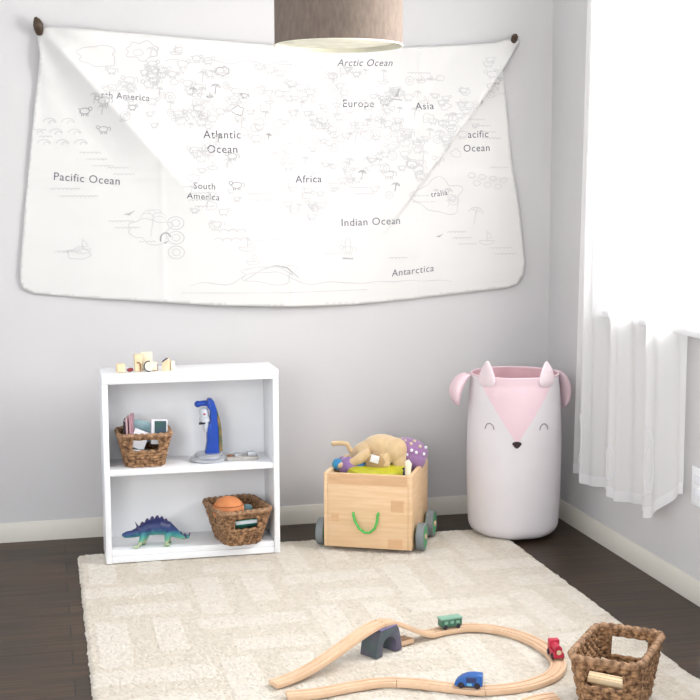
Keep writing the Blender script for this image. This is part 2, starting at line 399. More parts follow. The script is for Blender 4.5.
blob(-1.62,1.64,.07,.03,4.1); blob(-1.48,1.66,.05,.03,8.1); rib([(-1.4+.02*i,1.628+.006*math.sin(i)) for i in range(22)],.0012)
dd.add([P(-.60,1.52),P(-.585,1.52),P(-.58,1.55)],[(0,1,2)]); rib([(-.61,1.512),(-.57,1.508)],.002,dd)
dd.add([P(-.29,1.507),P(-.268,1.497),P(-.276,1.515)],[(0,1,2)])
for o in (dl.build('map_drawings',M_line,wm,smooth=False),dd.build('map_dark_drawings',M_lined,wm,smooth=False)): o['kind']='stuff'
# hooks
hk=MB(); hk.tube([(.004,.0,-.028),(.002,-.010,-.014),(0,-.015,0),(-.004,-.018,.014),(-.008,-.020,.024)],[.011,.016,.017,.012,.004],12)
tag(hk.build('wall_hook',M_darkwood,None,loc=(-1.812,-.018,1.737)),'dark brown pointed wooden wall hook above the left corner of the map','hook','map hooks')
hk=MB(); hk.tube([(0,0,-.014),(0,-.014,-.006),(.0,-.022,.004),(0,-.022,.012)],[.010,.012,.012,.006],12)
tag(hk.build('wall_hook',M_darkwood,None,loc=(-.158,-.014,1.732)),'small dark wall hook mostly covered by the right corner of the map','hook','map hooks')
# ------------------------------------------------------------------ pendant lamp
lp=thing('pendant_lamp','taupe drum shade pendant lamp hanging in front of the wall map','lamp',(-1.015,-.97,1.587))
Rr,Hs=.1755,.27
MB().lathe([(Rr,0),(Rr,Hs),(Rr-.0015,Hs),(Rr-.0015,0),(Rr,0)],96).build('lamp_shade',M_shade,lp)
MB().lathe([(Rr-.002,.003),(Rr-.002,Hs-.003),(Rr-.0035,Hs-.003),(Rr-.0035,.003),(Rr-.002,.003)],96).build('shade_lining',M_lining,lp)
rm=MB(); rm.tube([((Rr-.001)*math.cos(2*PI*k/96),(Rr-.001)*math.sin(2*PI*k/96),.001) for k in range(96)],.0022,8,closed=True); rm.build('shade_rim',M_lining,lp)
# diffuser disc across the bottom
MB().lathe([(0,.014),(Rr-.005,.014),(Rr-.005,.011),(0,.011)],96).build('diffuser',M_lining,lp)
sp=MB()
for k in range(3):
    a=2*PI*k/3; sp.tube([(0,0,Hs-.02),((Rr-.004)*math.cos(a),(Rr-.004)*math.sin(a),Hs-.006)],.002,6)
sp.build('shade_spider',M_silver,lp)
MB().lathe([(0,Hs-.08),(.018,Hs-.08),(.02,Hs-.02),(.012,Hs),(0,Hs)],20).build('lamp_socket',M_white,lp)
MB().lathe([(0,Hs-.19),(.02,Hs-.18),(.03,Hs-.15),(.026,Hs-.12),(.014,Hs-.09),(.012,Hs-.078),(0,Hs-.078)],20).build('light_bulb',M_tag,lp)
MB().tube([(0,0,Hs-.002),(0,0,H-1.587-.02)],.003,8).build('lamp_cord',M_white,lp)
MB().lathe([(0,H-1.587-.028),(.02,H-1.587-.028),(.05,H-1.587-.01),(.05,H-1.587-.001),(0,H-1.587-.001)],30).build('ceiling_rose',M_white,lp)
# ------------------------------------------------------------------ curtain, rod, outlet
cr_=thing('curtain_rod','thin white curtain rod above the window','curtain rod',(-.06,-1.2,2.22))
MB().tube([(0,.95,0),(0,-1.0,0)],.009,12).build('rod',M_white,cr_)
for y in (.93,-.98):
    MB().ball((0,y+(.03 if y>0 else -.03),0),.018).build('finial',M_white,cr_)
    MB().box((.03,y*.95,0),(.056,.014,.014),.002).box((.054,y*.95,0),(.008,.03,.06),.002).build('bracket',M_white,cr_)
cu=thing('sheer_curtain','sheer white voile curtain with scalloped folds hanging over the window','curtain',(-.05,-.8,.2))
def cfold(s,h): # s 0..1 along width, h 0 bottom..1 top -> (x,y)
    y=-.34-.83*s if True else 0
    y=-.360-.04*h-(.765-.05*h)*s
    amp=.019*(1-.3*h)
    x=amp*math.sin(2*PI*(3.4*s+.15*math.sin(5*s))+.4)+.012*math.sin(2*PI*11*s+h*1.5)*(.6+.4*h)+.008*noise.noise(V((s*9,h*2,1)))
    y+=.011*math.cos(2*PI*3.4*s+.9)*(1-.4*h)
    return x,y
def hemz(s): return .212+.10*ss((s-.80)/.2)**1.3+.006*math.sin(2*PI*3.4*s)
nu,nv=220,50
cv=MB(); vs=[]
for j in range(nv+1):
    for i in range(nu+1):
        s=i/nu; h=j/nv; x,y=cfold(s,h); z0=hemz(s)+.03; z=z0+(2.225-z0)*h
        vs.append(V((x,y+.8,z-.2)))
cv.add(vs,[(j*(nu+1)+i,j*(nu+1)+i+1,(j+1)*(nu+1)+i+1,(j+1)*(nu+1)+i) for j in range(nv) for i in range(nu)])
cv.build('voile_panel',M_sheer,cu,ang=180)
hm=MB(); vs=[]
for j in range(5):
    for i in range(nu+1):
        s=i/nu; x,y=cfold(s,0); z=hemz(s)-.002+.034*j/4; vs.append(V((x-.0012,y+.8,z-.2)))
hm.add(vs,[(j*(nu+1)+i,j*(nu+1)+i+1,(j+1)*(nu+1)+i+1,(j+1)*(nu+1)+i) for j in range(4) for i in range(nu)])
hm.build('hem_band',M_hem,cu,ang=180)
for sc,zc_,ra,rz_ in ((.80,.36,.055,.105),(.83,.34,.030,.075),(.14,.34,.035,.085),(.45,.30,.030,.055)):
    q=[]
    for k in range(40):
        a=2*PI*k/40; s=sc+ra*math.cos(a); z=zc_+rz_*math.sin(a)+.02; x,y=cfold(s,(z-.22)/2); q.append((x-.002,y+.8,z-.2))
    e=MB(); e.tube(q,.0022,6,closed=True); e.build('embroidered_loop',M_hem,cu)
ol=thing('wall_outlet','white wall outlet plate under the window at the right edge','outlet',(-.001,-1.170,.341))
MB().box((-.003,0,0),(.006,.070,.114),.002).build('cover_plate',M_white,ol)
for z in (-.02,.02): MB().box((-.0065,0,z),(.002,.033,.028),.0008).build('socket',M_tag,ol)
# ------------------------------------------------------------------ rug
RX0,RX1,RY0,RY1,RH=-1.742,-.298,-.265,-2.65,.012
def rugpat(x,y):
    # interlocking long bars, returns 1 on the pale carved bars
    c=.30; u=(x-RX0)/c; v=(RY0-y)/c*.85
    iu,iv=math.floor(u),math.floor(v); fu,fv=u-iu,v-iv
    if (iu+iv)%2==0: return 1. if .08<fu<.36 or (.60<fu<.86 and fv<.75) else 0.
    return 1. if .10<fv<.36 or (.62<fv<.88 and fu>.25) else 0.
g=.0055; nx=int((RX1-RX0)/g); ny=int((RY0-RY1)/g)
rs=np.random.RandomState(3); jit=rs.rand(ny+1,nx+1); jx=rs.rand(ny+1,nx+1)-.5; jy=rs.rand(ny+1,nx+1)-.5
vs=[]; fl=[]
for j in range(ny+1):
    y=RY0-(RY0-RY1)*j/ny
    wl=.003*noise.noise(V((y*14,0,0)))+.004*noise.noise(V((y*50,5,0))); wr=.003*noise.noise(V((y*14,9,0)))+.004*noise.noise(V((y*50,15,0)))
    for i in range(nx+1):
        x=RX0+wl+(RX1+wr-RX0-wl)*i/nx
        e=min(x-RX0-wl,RX1+wr-x,RY0-y,y-RY1)
        h=RH*(.35+.65*math.sqrt(max(0,min(1,e/.012))))-.0015
        if 0<i<nx and 0<j<ny: h+=.0035*(jit[j,i]-.5)+.0012*noise.noise(V((x*30,y*30,0)))
        p=rugpat(x+.004*jx[j,i],y+.004*jy[j,i]); h+=.0012*p
        if e<.02: h=min(h,.013)
        vs.append((x+jx[j,i]*.0025,y+jy[j,i]*.0025+ (.006*noise.noise(V((x*12,3,0))) if j in(0,ny) else 0),h)); fl.append(p)
fs=[(j*(nx+1)+i,(j+1)*(nx+1)+i,(j+1)*(nx+1)+i+1,j*(nx+1)+i+1) for j in range(ny) for i in range(nx)]
# skirt
def skirt(idx):
    global vs,fs
    b=len(vs)
    for k in idx: vs.append((vs[k][0],vs[k][1],.0005))
    for k in range(len(idx)-1): fs.append((idx[k],idx[k+1],b+k+1,b+k)); 
nf=len(fs)
skirt([i for i in range(nx+1)]); skirt([ny*(nx+1)+i for i in range(nx+1)]); skirt([j*(nx+1) for j in range(ny+1)]); skirt([j*(nx+1)+nx for j in range(ny+1)])
me=bpy.data.meshes.new('area_rug'); me.from_pydata(vs,[],fs); me.materials.append(M_rug); me.materials.append(M_rugd)
for k in range(nf):
    j,i=divmod(k,nx)
    if fl[j*(nx+1)+i]<.5: me.polygons[k].material_index=1
rug=bpy.data.objects.new('area_rug',me); C.objects.link(rug)
tag(rug,'large cream and beige shag rug with carved bar pattern on dark floor','rug')
# ------------------------------------------------------------------ shelf
SX,SY=-1.374,-.315   # centre
SW,SD,SH=.562,.190,.608
FZ=.0135
sh=thing('bookshelf','low white two-tier bookshelf standing against the wall under the map','shelf',(SX,SY,FZ))
for s in (-1,1): MB().box((s*(SW/2-.009),0,(SH-.03)/2),(.018,SD,SH-.03),.001).build('side_panel',M_white,sh)
MB().box((0,0,SH-.015),(SW,SD,.03),.0015).build('top_panel',M_white,sh)
MB().box((0,.002,.292),(SW-.037,SD-.010,.019),.001).build('shelf_board',M_white,sh)
MB().box((0,.002,.030),(SW-.037,SD-.010,.018),.001).build('bottom_board',M_white,sh)
MB().box((0,-SD/2+.010,.0105),(SW-.037,.014,.020),.001).build('plinth',M_white,sh)
MB().box((0,SD/2-.003,SH/2-.016),(SW-.037,.004,SH-.034)).build('back_panel',M_white,sh)
Z1=FZ+.039+.0005; Z2=FZ+.3015+.0005; Z3=FZ+SH+.0005
# toys on top
XT=lambda px:-1.646+(px-104)*.00327
def put(o,label,cat,group=None): return tag(o,label,cat,group)
G='wooden toys on top of the bookshelf'
o=MB().box((0,0,.0145),(.026,.026,.027),.002).build('wooden_block',M_block,loc=(XT(120.5),-0.351,Z3-.0005),rotz=.1); put(o,'small plain wooden cube block nearest the left end of the shelf top','toy block',G)
o=MB().tube([(-.009,0,.006),(-.004,0,.006),(.006,0,.007),(.010,0,.007)],[.003,.006,.006,.004],12).build('wooden_bead',M_red,loc=(XT(129.5),-0.348,Z3),rotz=.2); put(o,'tiny dark red bead between the wooden blocks on the shelf top','bead',G)
t=thing('wooden_block','tall upright wooden block with a brown notch on the shelf top','toy block',(XT(137.5),-0.345,Z3),.05,G)
MB().box((0,0,.028),(.023,.024,.055),.002).build('block_body',M_block,t)
o=MB(); o.tube([(-.005,-.013,.029),(.002,-.013,.030),(.006,-.013,.025),(.006,-.013,.003)],.0022,8); o.build('brown_notch',M_brown,t)
o=MB().box((0,0,.028),(.036,.022,.056),.003).build('wooden_block',M_blockp,loc=(XT(147),-0.301,Z3),rotz=-.1); put(o,'pale wooden block standing behind the ringed wooden wheel','toy block',G)
t=thing('wheel_block','pale wooden wheel block with a dark curved edge on the shelf top','toy block',(XT(148),-0.351,Z3),0,G)
Mx=Matrix.Translation((0,0,.0175))@Matrix.Rotation(PI/2,4,'X')
MB().lathe([(0,-.012),(.014,-.012),(.0165,-.009),(.0165,.009),(.014,.012),(0,.012)],32,Mx).build('wheel_body',M_blockp,t)
MB().tube([(.0165*math.cos(R(a)),-.012,.0175+.0165*math.sin(R(a))) for a in range(80,281,20)],.0016,8).build('dark_edge',M_navy,t)
t=thing('wooden_block','pale wooden block with a brown lower edge beside the wheel block','toy block',(XT(153.8),-0.345,Z3),.15,G)
MB().box((0,0,.0145),(.013,.02,.028),.002).build('block_body',M_blockp,t)
MB().tube([(-.006,-.0105,.002),(.0055,-.0105,.002),(.0065,-.0105,.022)],.0012,6).build('brown_edge',M_brown,t)
t=thing('wooden_block','wooden block with a slanted roof and blue edge, rightmost on the shelf top','toy block',(XT(164.5),-0.348,Z3),-.1,G)
MB().prism([(-.012,0),(.012,0),(.012,.036),(.006,.040),(-.012,.028)],-.012,.012,bev=.001).build('block_body',M_block,t)
MB().tube([(-.011,-.012,.0295),(-.003,-.012,.036),(.006,-.012,.0415)],.0022,8).build('blue_edge',M_navy,t)
o=MB().box((0,0,.0145),(.014,.02,.028),.002).build('wooden_block',M_blockp,loc=(XT(171),-0.333,Z3),rotz=.25); put(o,'very pale narrow wooden block tucked behind the slanted roof block','toy block',G)
# ------------------------------------------------------------------ baskets
def rrect(w,d,r,n=6):
    p=[]
    for cx,cy,a0 in ((w/2-r,d/2-r,0),(-w/2+r,d/2-r,90),(-w/2+r,-d/2+r,180),(w/2-r,-d/2+r,270)):
        for k in range(n+1): a=R(a0+90*k/n); p.append(V((cx+r*math.cos(a),cy+r*math.sin(a))))
    return p
def resample(p,step):
    p=p+[p[0]]; L=[0]
    for a,b in zip(p,p[1:]): L.append(L[-1]+(b-a).length)
    n=int(L[-1]/step); n+=n%2; out=[];k=0
    for i in range(n):
        t=L[-1]*i/n
        while L[k+1]<t: k+=1
        out.append(p[k].lerp(p[k+1],(t-L[k])/max(1e-9,L[k+1]-L[k])))
    return out
def basket(label,loc,rotz,wt,dt,wb,db,h,rows=9,hole=.09,f0=.58,grp='woven seagrass baskets'):
    b=thing('woven_basket',label,'basket',loc,rotz,grp)
    wm_=MB(); hz=h/(rows); r=hz*.62
    for k in range(rows):
        f=(k+.5)/rows; w=wb+(wt-wb)*f; d=db+(dt-db)*f
        ring=resample(rrect(w-2*r,d-2*r,.03),.0048)
        N=len(ring); pts=[]; skip=[]
        for i,p in enumerate(ring):
            a=ring[(i+1)%N]-ring[i-1]; nn=V((a.y,-a.x)).normalized()
            o=.0024*math.sin(2*PI*i/6+ (PI if k%2 else 0)); q=p+nn*o
            pts.append(V((q.x,q.y,r*.9+f*(h-r*1.2)-hz*.5+.0012*math.sin(2*PI*i/6+1))))
            skip.append(f0<f<.87 and abs(p.x)<hole/2 and abs(p.y)>d/2-.03)
        if not any(skip): wm_.tube(pts,r,7,closed=True)
        else:
            st_=skip.index(True); order=[(st_+i)%N for i in range(N)]; run=[]
            for i in order+[order[0]]:
                if skip[i]:
                    if len(run)>2: wm_.tube([pts[j] for j in run],r,7)
                    run=[]
                else: run.append(i)
    # stakes at hole sides
    for sy in (-1,1):
        for sx in (-1,1):
            p=[]
            for f in (.46,.6,.75,.92):
                d=db+(dt-db)*f; p.append((sx*hole/2,sy*(d/2-r),f*h))
            wm_.tube(p,r*.9,7)
    wm_.build('woven_wall',M_grass,b,ang=80)
    rim=MB(); ring=resample(rrect(wt-.008,dt-.008,.032),.005); N=len(ring)
    rim.tube([(p.x,p.y,h-.004+.0012*math.sin(i*2*PI/4)) for i,p in enumerate(ring)],[.0085+.0008*math.sin(i*2*PI/4) for i in range(N)],8,closed=True)
    rim.build('braided_rim',M_grassr,b,ang=80)
    bs=MB(); bs.prism([(p.x,p.y) for p in rrect(wb-.012,db-.012,.025)],.001,.008,axis='z'); bs.build('woven_base',M_grass,b)
    return b
B1=(-1.522,-.318,Z2)
basket('small woven basket of books and cards on the middle shelf',B1,0,.172,.165,.128,.126,.108,11,.092)
B2=(-1.226,-.352,Z1)
basket('woven basket holding an orange ball on the bottom shelf',B2,.17,.180,.225,.124,.165,.118,12,.086,.54)
B3=(-.560,-1.842,.0155)
basket('large woven basket with wooden track pieces on the rug corner',B3,R(-39.5),.170,.255,.130,.210,.138,15,.096,.50)
# contents of basket 1
def book(name,label,c,d,rot,mcov,cat='book',grp=None,front=None):
    t=thing(name,label,cat,c,0,grp); t.rotation_euler=rot
    w,th,h=d
    MB().box((0,-th/2+.0008,0),(w,.0016,h),.0004).box((0,th/2-.0008,0),(w,.0016,h),.0004).box((-w/2+.0008,0,0),(.0016,th,h),.0004).build('cover',mcov,t)
    MB().box((.001,0,0),(w-.004,th-.0034,h-.004)).build('pages',M_tag,t)
    if front: MB().box((0,-th/2-.0008,0),(w*.8,.001,h*.72)).build('front_panel',front,t)
    return t
M_mauve=mat('mauve_cover',(.50,.27,.32),.5); M_rose=mat('rose_cover',(.62,.40,.42),.5); M_teal=mat('teal_cover',(.22,.42,.47),.6,nscale=20,col2=(.40,.56,.60)); M_slate=mat('slate_cover',(.04,.07,.11),.4,nscale=30,col2=(.03,.10,.08)); M_pw=mat('white_card',(.80,.80,.84),.5); M_cyan=mat('turquoise_cover',(.12,.55,.48),.4); M_orange=mat('orange_ball',(.62,.24,.09),.75,nscale=25,col2=(.54,.19,.07),bump=.4,bscale=250); M_od=mat('ball_seam',(.30,.08,.02),.7)
GB='books and cards in the middle shelf basket'
zc=Z2+.094
book('thin_book','dark thin book at the left end of the middle shelf basket',(B1[0]-.060,B1[1]-.015,zc+.012),(.10,.006,.085),(0,R(2),R(84)),M_dark,grp=GB)
book('thin_book','rose pink thin book second from left in the middle shelf basket',(B1[0]-.050,B1[1]-.012,zc+.018),(.10,.007,.090),(R(-2),R(4),R(82)),M_rose,grp=GB)
book('thin_book','tall mauve thin book beside the white card in the middle shelf basket',(B1[0]-.037,B1[1]-.010,zc+.024),(.10,.008,.095),(R(-3),R(5),R(80)),M_mauve,grp=GB)
o=MB().box((0,0,-.012),(.05,.0015,.06)).build('white_card',M_pw,loc=(B1[0]-.012,B1[1]-.035,zc+.004)); o.rotation_euler=(R(-12),R(24),R(5)); tag(o,'white card leaning against the mauve book in the basket','card')
o=MB()
pg=[(-.045,-.04),(.045,-.04),(.048,.015),(.025,.022),(.0,.032),(-.030,.036),(-.045,.03)]
o.prism(pg,-.009,.009,bev=.004); o=o.build('cloth_pouch',M_teal,loc=(B1[0]+.000,B1[1]+.022,zc+.012)); o.rotation_euler=(R(-8),0,0); tag(o,'light blue patterned cloth pouch in the middle shelf basket','pouch')
o=thing('boxed_card_game','white box with a dark blue front panel in the middle shelf basket','box',(B1[0]+.048,B1[1]-.020,zc+.012)); o.rotation_euler=(R(-10),R(3),R(4))
MB().box((0,0,0),(.052,.022,.080),.0015).build('box_body',M_pw,o); MB().box((.003,-.0115,.012),(.038,.001,.045)).build('dark_front_panel',M_slate,o)
o=book('thin_book','dark book lying flat seen through the handle hole of the middle shelf basket',(B1[0],B1[1]-.036,Z2+.045),(.09,.008,.05),(R(70),R(6),0),M_slate,grp=GB)
# contents of basket 2
t=thing('toy_ball','orange toy ball with a dark seam in the bottom shelf basket','ball',(B2[0]-.034,B2[1]-.040,Z1+.112))
MB().ball((0,0,0),(.052,.050,.043),seg=32).build('ball_body',M_orange,t)
MB().tube([(.0484*math.cos(R(a)),.0464*math.sin(R(a)),.0165) for a in range(0,360,10)],.0014,6,closed=True).build('seam',M_od,t)
t=book('board_book','turquoise board book seen through the handle hole of the bottom shelf basket',(B2[0]+.014,B2[1]-.030,Z1+.052),(.080,.014,.09),(R(62),0,R(12)),M_cyan)
t=book('board_book','yellow edged board book lying low in the bottom shelf basket',(B2[0]+.010,B2[1]-.022,Z1+.022),(.08,.012,.08),(R(90),0,R(8)),mat('mustard_cover',(.60,.50,.20),.5))
MB().ball((0,0,0),.016).build('x',M_teal) if False else None
o=MB().ball((0,0,0),(.018,.014,.013)).build('small_ball',M_teal,loc=(B2[0]+.040,B2[1]+.035,Z1+.094)); tag(o,'small pale teal ball at the back of the bottom shelf basket','ball')
# contents of basket 3 : loose track pieces
TP=[(-.019,0),(-.020,.002),(-.020,.010),(-.019,.012),(-.014,.012),(-.013,.0095),(-.008,.0095),(-.007,.012),(.007,.012),(.008,.0095),(.013,.0095),(.014,.012),(.019,.012),(.020,.010),(.020,.002),(.019,0)]
GT='loose wooden track pieces in the large basket'
for k,(dx,dy,z,L,rx,rz,lb) in enumerate(((.0,-.058,.064,.100,6,10,'wooden track piece showing through the front handle hole of the large basket'),(.0,-.028,.048,.095,-4,-14,'wooden track piece lying flat in the middle of the large basket'),(-.012,.035,.060,.08,35,60,'short wooden track piece propped up at the back inside the large basket'),(.0,-.050,.026,.085,2,22,'wooden track piece at the bottom of the large basket'))):
    c,s_=math.cos(R(-39.5)),math.sin(R(-39.5))
    m=MB(); m.sweep([(-L/2+L*i/8,0,0) for i in range(9)],TP)
    o=m.build('track_piece',M_block if k!=2 else M_blockp,loc=(B3[0]+dx*c-dy*s_,B3[1]+dx*s_+dy*c,B3[2]+z)); o.rotation_euler=(0,R(rx),R(-39.5+rz)); tag(o,lb,'toy train track',GT)
# ------------------------------------------------------------------ microscope + tray
ms=thing('toy_microscope','blue toy microscope with silver round base on the middle shelf','toy',(-1.313,-.318,Z2))
MB().lathe([(0,0),(.056,0),(.061,.004),(.061,.010),(.054,.014),(.046,.015),(.046,.021),(.040,.026),(0,.026)],48).build('round_base',M_silver,ms)
pr_=[(a+.012,b*1.04) for a,b in [(-.024,.018),(.022,.018),(.021,.06),(.020,.10),(.018,.13),(.016,.165),(.008,.19),(.002,.197),(-.010,.198),(-.014,.192),(-.014,.170),(-.004,.160),(-.004,.125),(-.012,.110),(-.016,.09),(-.016,.06)]]
MB().prism(pr_,-.017,.017,bev=.003).build('arm',M_blue,ms)
MB().prism([(a+.012,b*1.04) for a,b in [(.0225,.03),(.034,.028),(.032,.10),(.026,.135),(.0165,.165),(.0175,.13),(.021,.10)]],-.013,.013,bev=.001).build('sticker_strip',mat('sticker',(.30,.20,.08),.5,nscale=45,col2=(.05,.09,.05)),ms)
e=MB(); e.tube([(.002,0,.190),(-.018,0,.190),(-.030,0,.188)],[.010,.009,.009],14); e.ball((-.031,0,.188),(.012,.012,.011)); e.build('eyepiece',M_blue,ms)
Mo=Matrix.Translation((-.010,0,.140))@Matrix.Rotation(R(-8),4,'Y')
e=MB(); e.lathe([(0,-.045),(.008,-.045),(.011,-.030),(.013,-.012),(.018,-.010),(.018,.004),(.015,.006),(.015,.030),(.010,.034),(0,.034)],24,Mo); e.build('lens_turret',M_spec,ms)
e=MB(); e.tube([(-.030,-.012,.125),(-.010,-.012,.127)],.004,8); e.build('focus_pin',M_dark,ms)
e=MB(); e.ball((-.012,-.0145,.156),(.0035,.003,.0035)); e.build('red_dot',M_trred,ms)
tr_=thing('sample_tray','flat grey tray with silver lids beside the toy microscope','tray',(-1.205,-.325,Z2))
rp=rrect(.108,.060,.012,4)
MB().prism([(p.x,p.y) for p in rp],0,.012,axis='z',bev=.001).build('tray_body',M_silverm,tr_)
MB().lathe([(0,.0),(.016,0),(.016,.007),(.013,.009),(0,.009)],28,Matrix.Translation((-.012,.0,.012))).build('round_lid',M_silver,tr_)
MB().box((.034,-.006,.0185),(.028,.032,.013),.002).build('square_lid',M_silver,tr_)
MB().lathe([(0,.0),(.010,0),(.010,.004),(0,.005)],20,Matrix.Translation((-.038,-.004,.012))).build('brown_cap',M_brown,tr_)
# ------------------------------------------------------------------ dinosaur
def dino_mat():
    m=bpy.data.materials.new('dinosaur_paint'); m.use_nodes=True; nt=m.node_tree; N=nt.nodes; L=nt.links; b=N['Principled BSDF']; b.inputs['Roughness'].default_value=.35
    tc=N.new('ShaderNodeTexCoord'); sx=N.new('ShaderNodeSeparateXYZ'); L.new(tc.outputs['Object'],sx.inputs[0])
    nz=N.new('ShaderNodeTexNoise'); nz.inputs['Scale'].default_value=60; L.new(tc.outputs['Object'],nz.inputs['Vector'])
    a=N.new('ShaderNodeMath'); a.operation='MULTIPLY_ADD'; a.inputs[1].default_value=.03; ab=N.new('ShaderNodeMath'); ab.operation='ABSOLUTE'; L.new(sx.outputs['X'],ab.inputs[0]); m3=N.new('ShaderNodeMath'); m3.operation='MULTIPLY_ADD'; m3.inputs[1].default_value=.15; L.new(ab.outputs[0],m3.inputs[0]); L.new(sx.outputs['Z'],m3.inputs[2]); L.new(nz.outputs['Fac'],a.inputs[0]); L.new(m3.outputs[0],a.inputs[2])
    mr=N.new('ShaderNodeMapRange'); mr.inputs['From Min'].default_value=.01; mr.inputs['From Max'].default_value=.095; L.new(a.outputs[0],mr.inputs['Value'])
    cr=N.new('ShaderNodeValToRGB'); e=cr.color_ramp.elements; e[0].position=0; e[0].color=(.04,.20,.09,1); e[1].position=1; e[1].color=(.012,.018,.09,1)
    for p,c in ((.16,(.05,.25,.10,1)),(.28,(.55,.55,.38,1)),(.42,(.14,.42,.26,1)),(.60,(.03,.24,.27,1)),(.78,(.02,.045,.16,1))):
        x=e.new(p); x.color=c
    L.new(mr.outputs[0],cr.inputs[0]); L.new(cr.outputs[0],b.inputs['Base Color']); return m
dn=thing('toy_dinosaur','blue and green spiny toy dinosaur standing on the bottom shelf','toy dinosaur',(-1.492,-.370,Z1))
b=MB()
b.tube([(-.105,0,.040),(-.095,0,.043),(-.075,0,.044),(-.05,0,.052),(-.02,0,.062),(.01,0,.064),(.035,0,.056),(.055,0,.042),(.073,0,.030),(.090,0,.023),(.106,0,.024)],[.008,.011,.012,.018,.026,.028,.024,.017,.011,.008,.006],14)
b.ball((-.101,0,.042),(.010,.008,.008))
for x,sy,fx in ((-.052,-1,-.012),(-.036,1,-.004),(.028,-1,.006),(.038,1,.004)):
    b.tube([(x+.012,sy*.008,.048),(x+.004,sy*.017,.030),(x+fx*.4,sy*.018,.012),(x+fx*.6,sy*.018,.006)],[.012,.009,.006,.006],10)
    b.ball((x+fx-.003,sy*.018,.0055),(.011,.007,.0055))
ob=b.build('body',dino_mat(),dn); remesh(ob,.0018,3)
sp=MB(); path=[(-.072,.050),(-.058,.060),(-.044,.069),(-.028,.079),(-.012,.085),(.004,.087),(.018,.083),(.031,.075),(.043,.064),(.054,.052),(.065,.041),(.077,.033),(.09,.026)]
for i,(x,z) in enumerate(path):
    hgt=.012 if 1<i<8 else .008
    for sy in (-1,1):
        sp.prism([(x-.008,z-.006),(x+.008,z-.006),(x+.007,z+hgt*.35),(x+.003,z+hgt),(x-.002,z+hgt*.95),(x-.007,z+hgt*.4)],sy*.006-.0015,sy*.006+.0015)
for s,dx in ((-1,0),(1,.004)): sp.tube([(-.055,s*.012,.058),(-.066,s*.018,.078)],[.004,.001],8)
for s in (-1,1): sp.tube([(.103,0,.022),(.108,s*.008,.036)],[.003,.0008],8)
sp.build('back_spines',mat('navy_spines',(.02,.022,.11),.4,nscale=60,col2=(.07,.05,.12)),dn)
# ------------------------------------------------------------------ crate cart
CT=thing('wooden_cart','square wooden toy crate on green-rimmed wheels holding soft toys','toy cart',(-.746,-.338,0),R(-26.5))
CW,CD,CB,CH=.295,.300,.026,.273
th=.013
f=MB().box((0,-CD/2+th/2,(CB+CH)/2),(CW-2*th-.0006,th,CH-CB),.0012).build('front_panel',M_crate,CT)
for (x,z,w_,h_) in ((0,CH-.019,CW-2*th-.006,.034),(CW/2-.048,CH-.102,.042,.040),(-CW/2+.038,CH-.150,.026,.024),(CW/2-.055,CB+.020,.048,.03)):
    MB().box((x,-CD/2-.0002,z),(w_,.0012,h_)).build('wood_stave',M_crate_b,f)
MB().box((0,CD/2-th/2,(CB+CH)/2),(CW-2*th-.0006,th,CH-CB),.0012).build('back_panel',M_crate,CT)
for s in (-1,1): MB().box((s*(CW/2-th/2),0,(CB+CH)/2),(th,CD,CH-CB),.0012).build('side_panel',M_crate,CT)
MB().box((0,0,CB+.006),(CW-2*th-.001,CD-2*th-.001,.010)).build('crate_floor',M_crate,CT)
rp=MB(); rp.tube([(-.048,-CD/2+.004,.143),(-.047,-CD/2-.008,.140),(-.040,-CD/2-.011,.118),(-.026,-CD/2-.012,.094),(-.008,-CD/2-.012,.081),(.010,-CD/2-.012,.082),(.026,-CD/2-.012,.096),(.034,-CD/2-.011,.120),(.036,-CD/2-.008,.143),(.037,-CD/2+.004,.146)],.0042,10); rp.build('green_rope_handle',M_green,CT)
WRr=.045
for sx in (-1,1):
    for sy in (-1,1):
        Mw=Matrix.Translation((sx*(CW/2+.022),sy*(CD/2-.060),.0145+WRr))@Matrix.Rotation(PI/2,4,'Y')
        wl=MB(); wl.lathe([(0,-.0125),(WRr-.006,-.0125),(WRr-.006,.0125),(0,.0125)],36,Mw); wo=wl.build('wheel',M_tyre,CT)
        ty=MB(); ty.lathe([(WRr-.006,-.013),(WRr-.002,-.013),(WRr,-.011),(WRr,.011),(WRr-.002,.013),(WRr-.006,.013),(WRr-.006,-.013)],36,Mw); ty.build('tyre',M_wheel,wo)
        hb=MB(); hb.lathe([(0,.011*sx),(.010,.011*sx),(.008,.017*sx),(0,.018*sx)],20,Mw); hb.build('hub_cap',M_track,wo)
for sy in (-1,1):
    for sx in (-1,1): MB().tube([(sx*(CW/2+.012),sy*(CD/2-.060),.0145+WRr),(sx*(CW/2+.0005),sy*(CD/2-.060),.0145+WRr)],.006,10).build('axle',M_silverm,CT)
def cl(x,y,z):   # cart-local to world
    a=R(-26.5); return V((-.746+x*math.cos(a)-y*math.sin(a),-.338+x*math.sin(a)+y*math.cos(a),z))
AR=R(-26.5)
